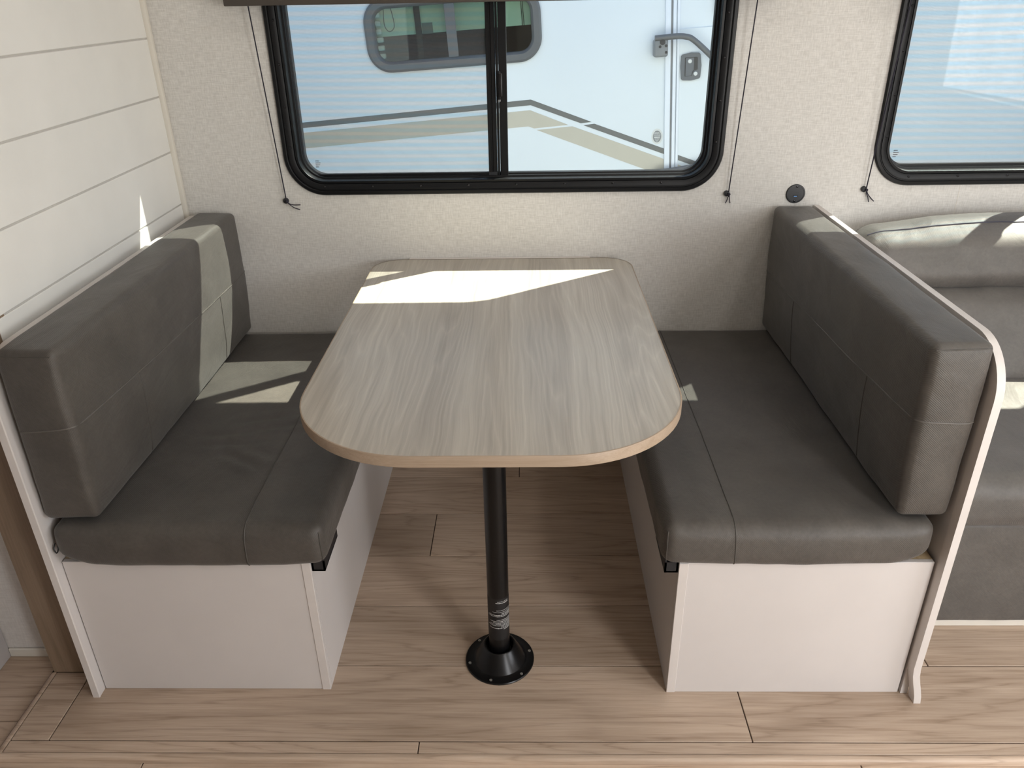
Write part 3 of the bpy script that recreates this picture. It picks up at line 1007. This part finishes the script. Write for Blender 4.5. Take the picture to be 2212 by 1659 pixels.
# ------------------------------------------------------------------ unseen fill lights added under the ceiling
for lx, ly, watt, lab in ((-0.05, -0.70, 2.0, 'round fill light added over the dining table'), (1.75, -0.75, 3.0, 'round fill light added over the sofa'), (1.10, -2.30, 7.0, 'round fill light added over the aisle')):
    t = thing('fill_light', lab, 'added fill light', (lx, ly, 2.05), 'added fill lights')
    lathe('housing', [(0.09, 2.0495), (0.09, 2.035), (0.078, 2.030), (0.078, 2.036), (0.001, 2.036)], lx, ly, M['ceiling'], t, 32)
    em = NT('fill_diffuser')
    e = em.n('Emission'); e.inputs[0].default_value = (1, 0.95, 0.88, 1); e.inputs[1].default_value = 6.0
    em.l(e.outputs[0], em.out.inputs['Surface'])
    lathe('diffuser', [(0.077, 2.0345), (0.06, 2.028), (0.001, 2.026)], lx, ly, em.m, t, 32)
    lo = add_light('fill_lamp', 'AREA', (lx, ly, 2.02), (0, 0, -1), watt, (1.0, 0.96, 0.90), 0.16, 0.16)

# ------------------------------------------------------------------ outside: ground and the neighbouring trailer
struct(box('ground', -14, 16, 0.2, 14, -1.02, -0.95, M['asphalt']))
struct(box('ground', -14, 16, -16, -3.6, -1.02, -0.95, M['asphalt']))
TILT = math.atan(0.0614)
nb = thing('travel_trailer', 'white trailer with grey and tan stripes parked outside the window', 'trailer', (0, 1.45, 0))
nb.rotation_euler = (0, -TILT, 0)
ORG[nb] = Vector((0, 0, 0))
wz = (-0.612, 0.181, 1.202, 1.512)
dw = (0.949, 1.40, 1.295, 1.75)
plate('side_wall', [(-5.0, -0.45), (6.0, -0.45), (6.0, 2.45), (-5.0, 2.45)],
      [rrect(wz[0] + .03, wz[1] - .03, wz[2] + .03, wz[3] - .03, 0.07), rrect(dw[0] + .02, dw[1] - .02, dw[2] + .02, dw[3] - .02, 0.04)], 0.0, 0.03, M['gel'], nb)
bm = bmesh.new()
bm_box(bm, -5.0, 6.0, 0.9, 2.45, -0.45, 2.45, 0.01)
bm_obj('body', bm, M['gel'], nb)
box('roof', -5.0, 6.0, 0.0, 2.45, 2.45, 2.50, M['gel'], nb)
box('underbody', -5.0, 6.0, 0.03, 0.9, -0.45, -0.40, M['nb_dark'], nb)
box('interior_partition', -5.0, 6.0, 0.42, 0.45, -0.40, 2.45, M['nb_dark'], nb)
# side window
wf = ring_sweep('window_frame', wz[0], wz[1], wz[2], wz[3], 0.105, [(0, 0.001), (0, -0.012), (0.010, -0.018), (0.034, -0.016), (0.043, -0.006), (0.046, 0.012), (0.046, 0.03)], M['nb_frame'], nb)
plate('window_pane', rrect(wz[0] + .045, wz[1] - .045, wz[2] + .045, wz[3] - .045, 0.06), [], 0.004, 0.008, M['nb_glass'], nb)
box('window_stile', -0.246, -0.201, -0.006, 0.003, wz[2] + 0.045, wz[3] - 0.045, M['nb_frame'], nb, 0.001)
sh = box('window_blind', -0.60, 0.17, 0.050, 0.056, 1.352, 1.56, M['nb_shade'], nb)
box('blind_post', -0.389, -0.362, 0.040, 0.049, 1.24, 1.56, M['nb_dark'], nb)
box('blind_tag', -0.359, -0.311, 0.044, 0.049, 1.350, 1.395, M['nb_grey'], nb)
for xx in (0.097, 0.104): tube('blind_cord', [(xx, 0.047, 1.352), (xx - 0.004, 0.047, 1.55)], 0.0016, M['nb_dark'], nb, 6)
tube('blind_cord', smooth_path([(-0.497, 0.045, 1.50), (-0.484, 0.045, 1.42), (-0.487, 0.045, 1.385), (-0.510, 0.045, 1.372), (-0.528, 0.045, 1.40), (-0.524, 0.045, 1.47)], 6), 0.0018, M['nb_dark'], nb, 6)
for k in range(6): box('blind_clip', -0.566, -0.540 + 0.004 * (k < 3), 0.012, 0.035, 1.262 + 0.034 * k, 1.284 + 0.034 * k, M['alu'], nb, 0.006, 2)
# decals
def decal(nm, pts, mat): return plate(nm, pts, [], -0.0012, -0.0002, mat, nb)
decal('stripe', [(-4.9, 0.935), (0.113, 1.037), (0.392, 0.916), (0.341, 0.914), (0.111, 1.012), (-4.9, 0.911)], M['stripe_dark'])
decal('stripe', [(-4.9, 0.890), (0.107, 0.990), (0.282, 0.911), (0.120, 0.907), (0.093, 0.918), (-4.9, 0.818)], M['stripe_tan'])
decal('stripe', [(0.353, 0.904), (0.405, 0.907), (0.732, 0.769), (0.732, 0.743)], M['stripe_dark'])
decal('stripe', [(0.132, 0.899), (0.301, 0.903), (0.732, 0.720), (0.732, 0.638)], M['stripe_tan'])
# door with its frame, stripes, window, lock and grab handle
dr = box('door', 0.797, 1.52, -0.006, -0.0005, -0.30, 1.285, M['gel'], nb, 0.001)
box('door_head', 0.797, 1.52, -0.006, -0.0005, 1.765, 1.90, M['gel'], nb, 0.001)
for a, b, dpt in ((0.732, 0.757, 0.010), (0.766, 0.781, 0.011), (0.785, 0.797, 0.009)):
    box('door_frame', a, b, -dpt, -0.0002, -0.35, 1.95, M['alu'], nb, 0.002, 2)
box('door_gap', 0.757, 0.766, -0.004, -0.0002, -0.35, 1.95, M['nb_grey'], nb)
plate('door_stripe', [(0.798, 0.735), (1.50, 0.440), (1.50, 0.415), (0.798, 0.711)], [], -0.0072, -0.0061, M['stripe_dark'], dr)
plate('door_stripe', [(0.798, 0.690), (1.50, 0.395), (1.50, 0.310), (0.798, 0.605)], [], -0.0072, -0.0061, M['stripe_tan'], dr)
ring_sweep('door_window_frame', dw[0], dw[1], dw[2], dw[3], 0.07, [(0, 0.001), (0, -0.016), (0.01, -0.020), (0.028, -0.018), (0.034, 0.01)], M['nb_frame'], nb)
plate('door_window_pane', rrect(dw[0] + .03, dw[1] - .03, dw[2] + .03, dw[3] - .03, 0.04), [], 0.002, 0.006, M['nb_glass'], nb)
lk = plate('lock', [(0.810, 1.178), (0.848, 1.184), (0.884, 1.181), (0.890, 1.175), (0.8955, 1.127), (0.891, 1.079), (0.886, 1.072), (0.848, 1.066), (0.811, 1.069), (0.805, 1.075), (0.801, 1.127), (0.804, 1.172)], [], -0.016, -0.006, M['nb_lock'], nb)
plate('latch_recess', [(0.820, 1.165), (0.874, 1.165), (0.878, 1.160), (0.878, 1.112), (0.862, 1.108), (0.855, 1.098), (0.852, 1.086), (0.820, 1.085)], [], -0.0172, -0.0160, M['black_plastic'], lk)
plate('latch_paddle', [(0.823, 1.163), (0.860, 1.163), (0.860, 1.112), (0.853, 1.104), (0.849, 1.088), (0.823, 1.087)], [], -0.0200, -0.0172, M['nb_lock'], lk)
for cx_, cz_ in ((0.8415, 1.149), (0.868, 1.095)):
    lathe('lock_cylinder', [(0.009, -0.015), (0.009, -0.023), (0.0075, -0.0245), (0.0003, -0.0245)], cx_, 0, M['print'], lk, 20, 'y', cz_)
br = box('handle_bracket', 0.676, 0.739, -0.052, -0.001, 1.178, 1.252, M['nb_grey'], nb, 0.010, 3)
lathe('bracket_hub', [(0.012, -0.052), (0.012, -0.056), (0.0003, -0.057)], 0.713, 0, M['black_plastic'], br, 16, 'y', 1.240)
for cx_, cz_ in ((0.702, 1.222), (0.729, 1.224), (0.729, 1.197)):
    lathe('screw', [(0.006, -0.052), (0.006, -0.054), (0.0003, -0.0545)], cx_, 0, M['black_plastic'], br, 12, 'y', cz_)
box('handle_bracket', 0.676, 0.739, -0.052, -0.001, 0.585, 0.668, M['nb_grey'], nb, 0.010, 3)
tube('grab_handle', smooth_path([(0.680, -0.045, 1.257), (0.764, -0.048, 1.259), (0.812, -0.05, 1.255), (0.855, -0.05, 1.235), (0.957, -0.05, 1.138), (1.03, -0.05, 1.04), (1.05, -0.05, 0.90), (1.01, -0.05, 0.76), (0.90, -0.05, 0.692), (0.690, -0.045, 0.668)], 8), 0.0125, M['nb_frame'], nb, 14)
# oval sticker beside the door
def oval(rx, rz, cx_=0.699, cz_=0.827, n=28): return [(cx_ + rx * math.cos(2 * math.pi * i / n), cz_ + rz * math.sin(2 * math.pi * i / n)) for i in range(n)]
st = plate('sticker', oval(0.0265, 0.036), [], -0.0012, -0.0003, M['print'], nb)
plate('sticker_field', oval(0.0195, 0.0270), [], -0.0018, -0.0012, M['nb_grey'], st)
bm = bmesh.new()
bm_box(bm, 0.685, 0.713, -0.0023, -0.0018, 0.8215, 0.8250)
for k, (wd, zz) in enumerate(((0.012, 0.845), (0.014, 0.840), (0.016, 0.8335), (0.015, 0.829), (0.011, 0.815), (0.009, 0.810), (0.006, 0.805))):
    x = 0.699 - wd
    while x < 0.699 + wd - 0.002:
        ww = random.uniform(0.002, 0.005)
        bm_box(bm, x, min(x + ww, 0.699 + wd), -0.0022, -0.0018, zz, zz + 0.0022)
        x += ww + 0.0012
bm_obj('sticker_print', bm, M['print'], st)
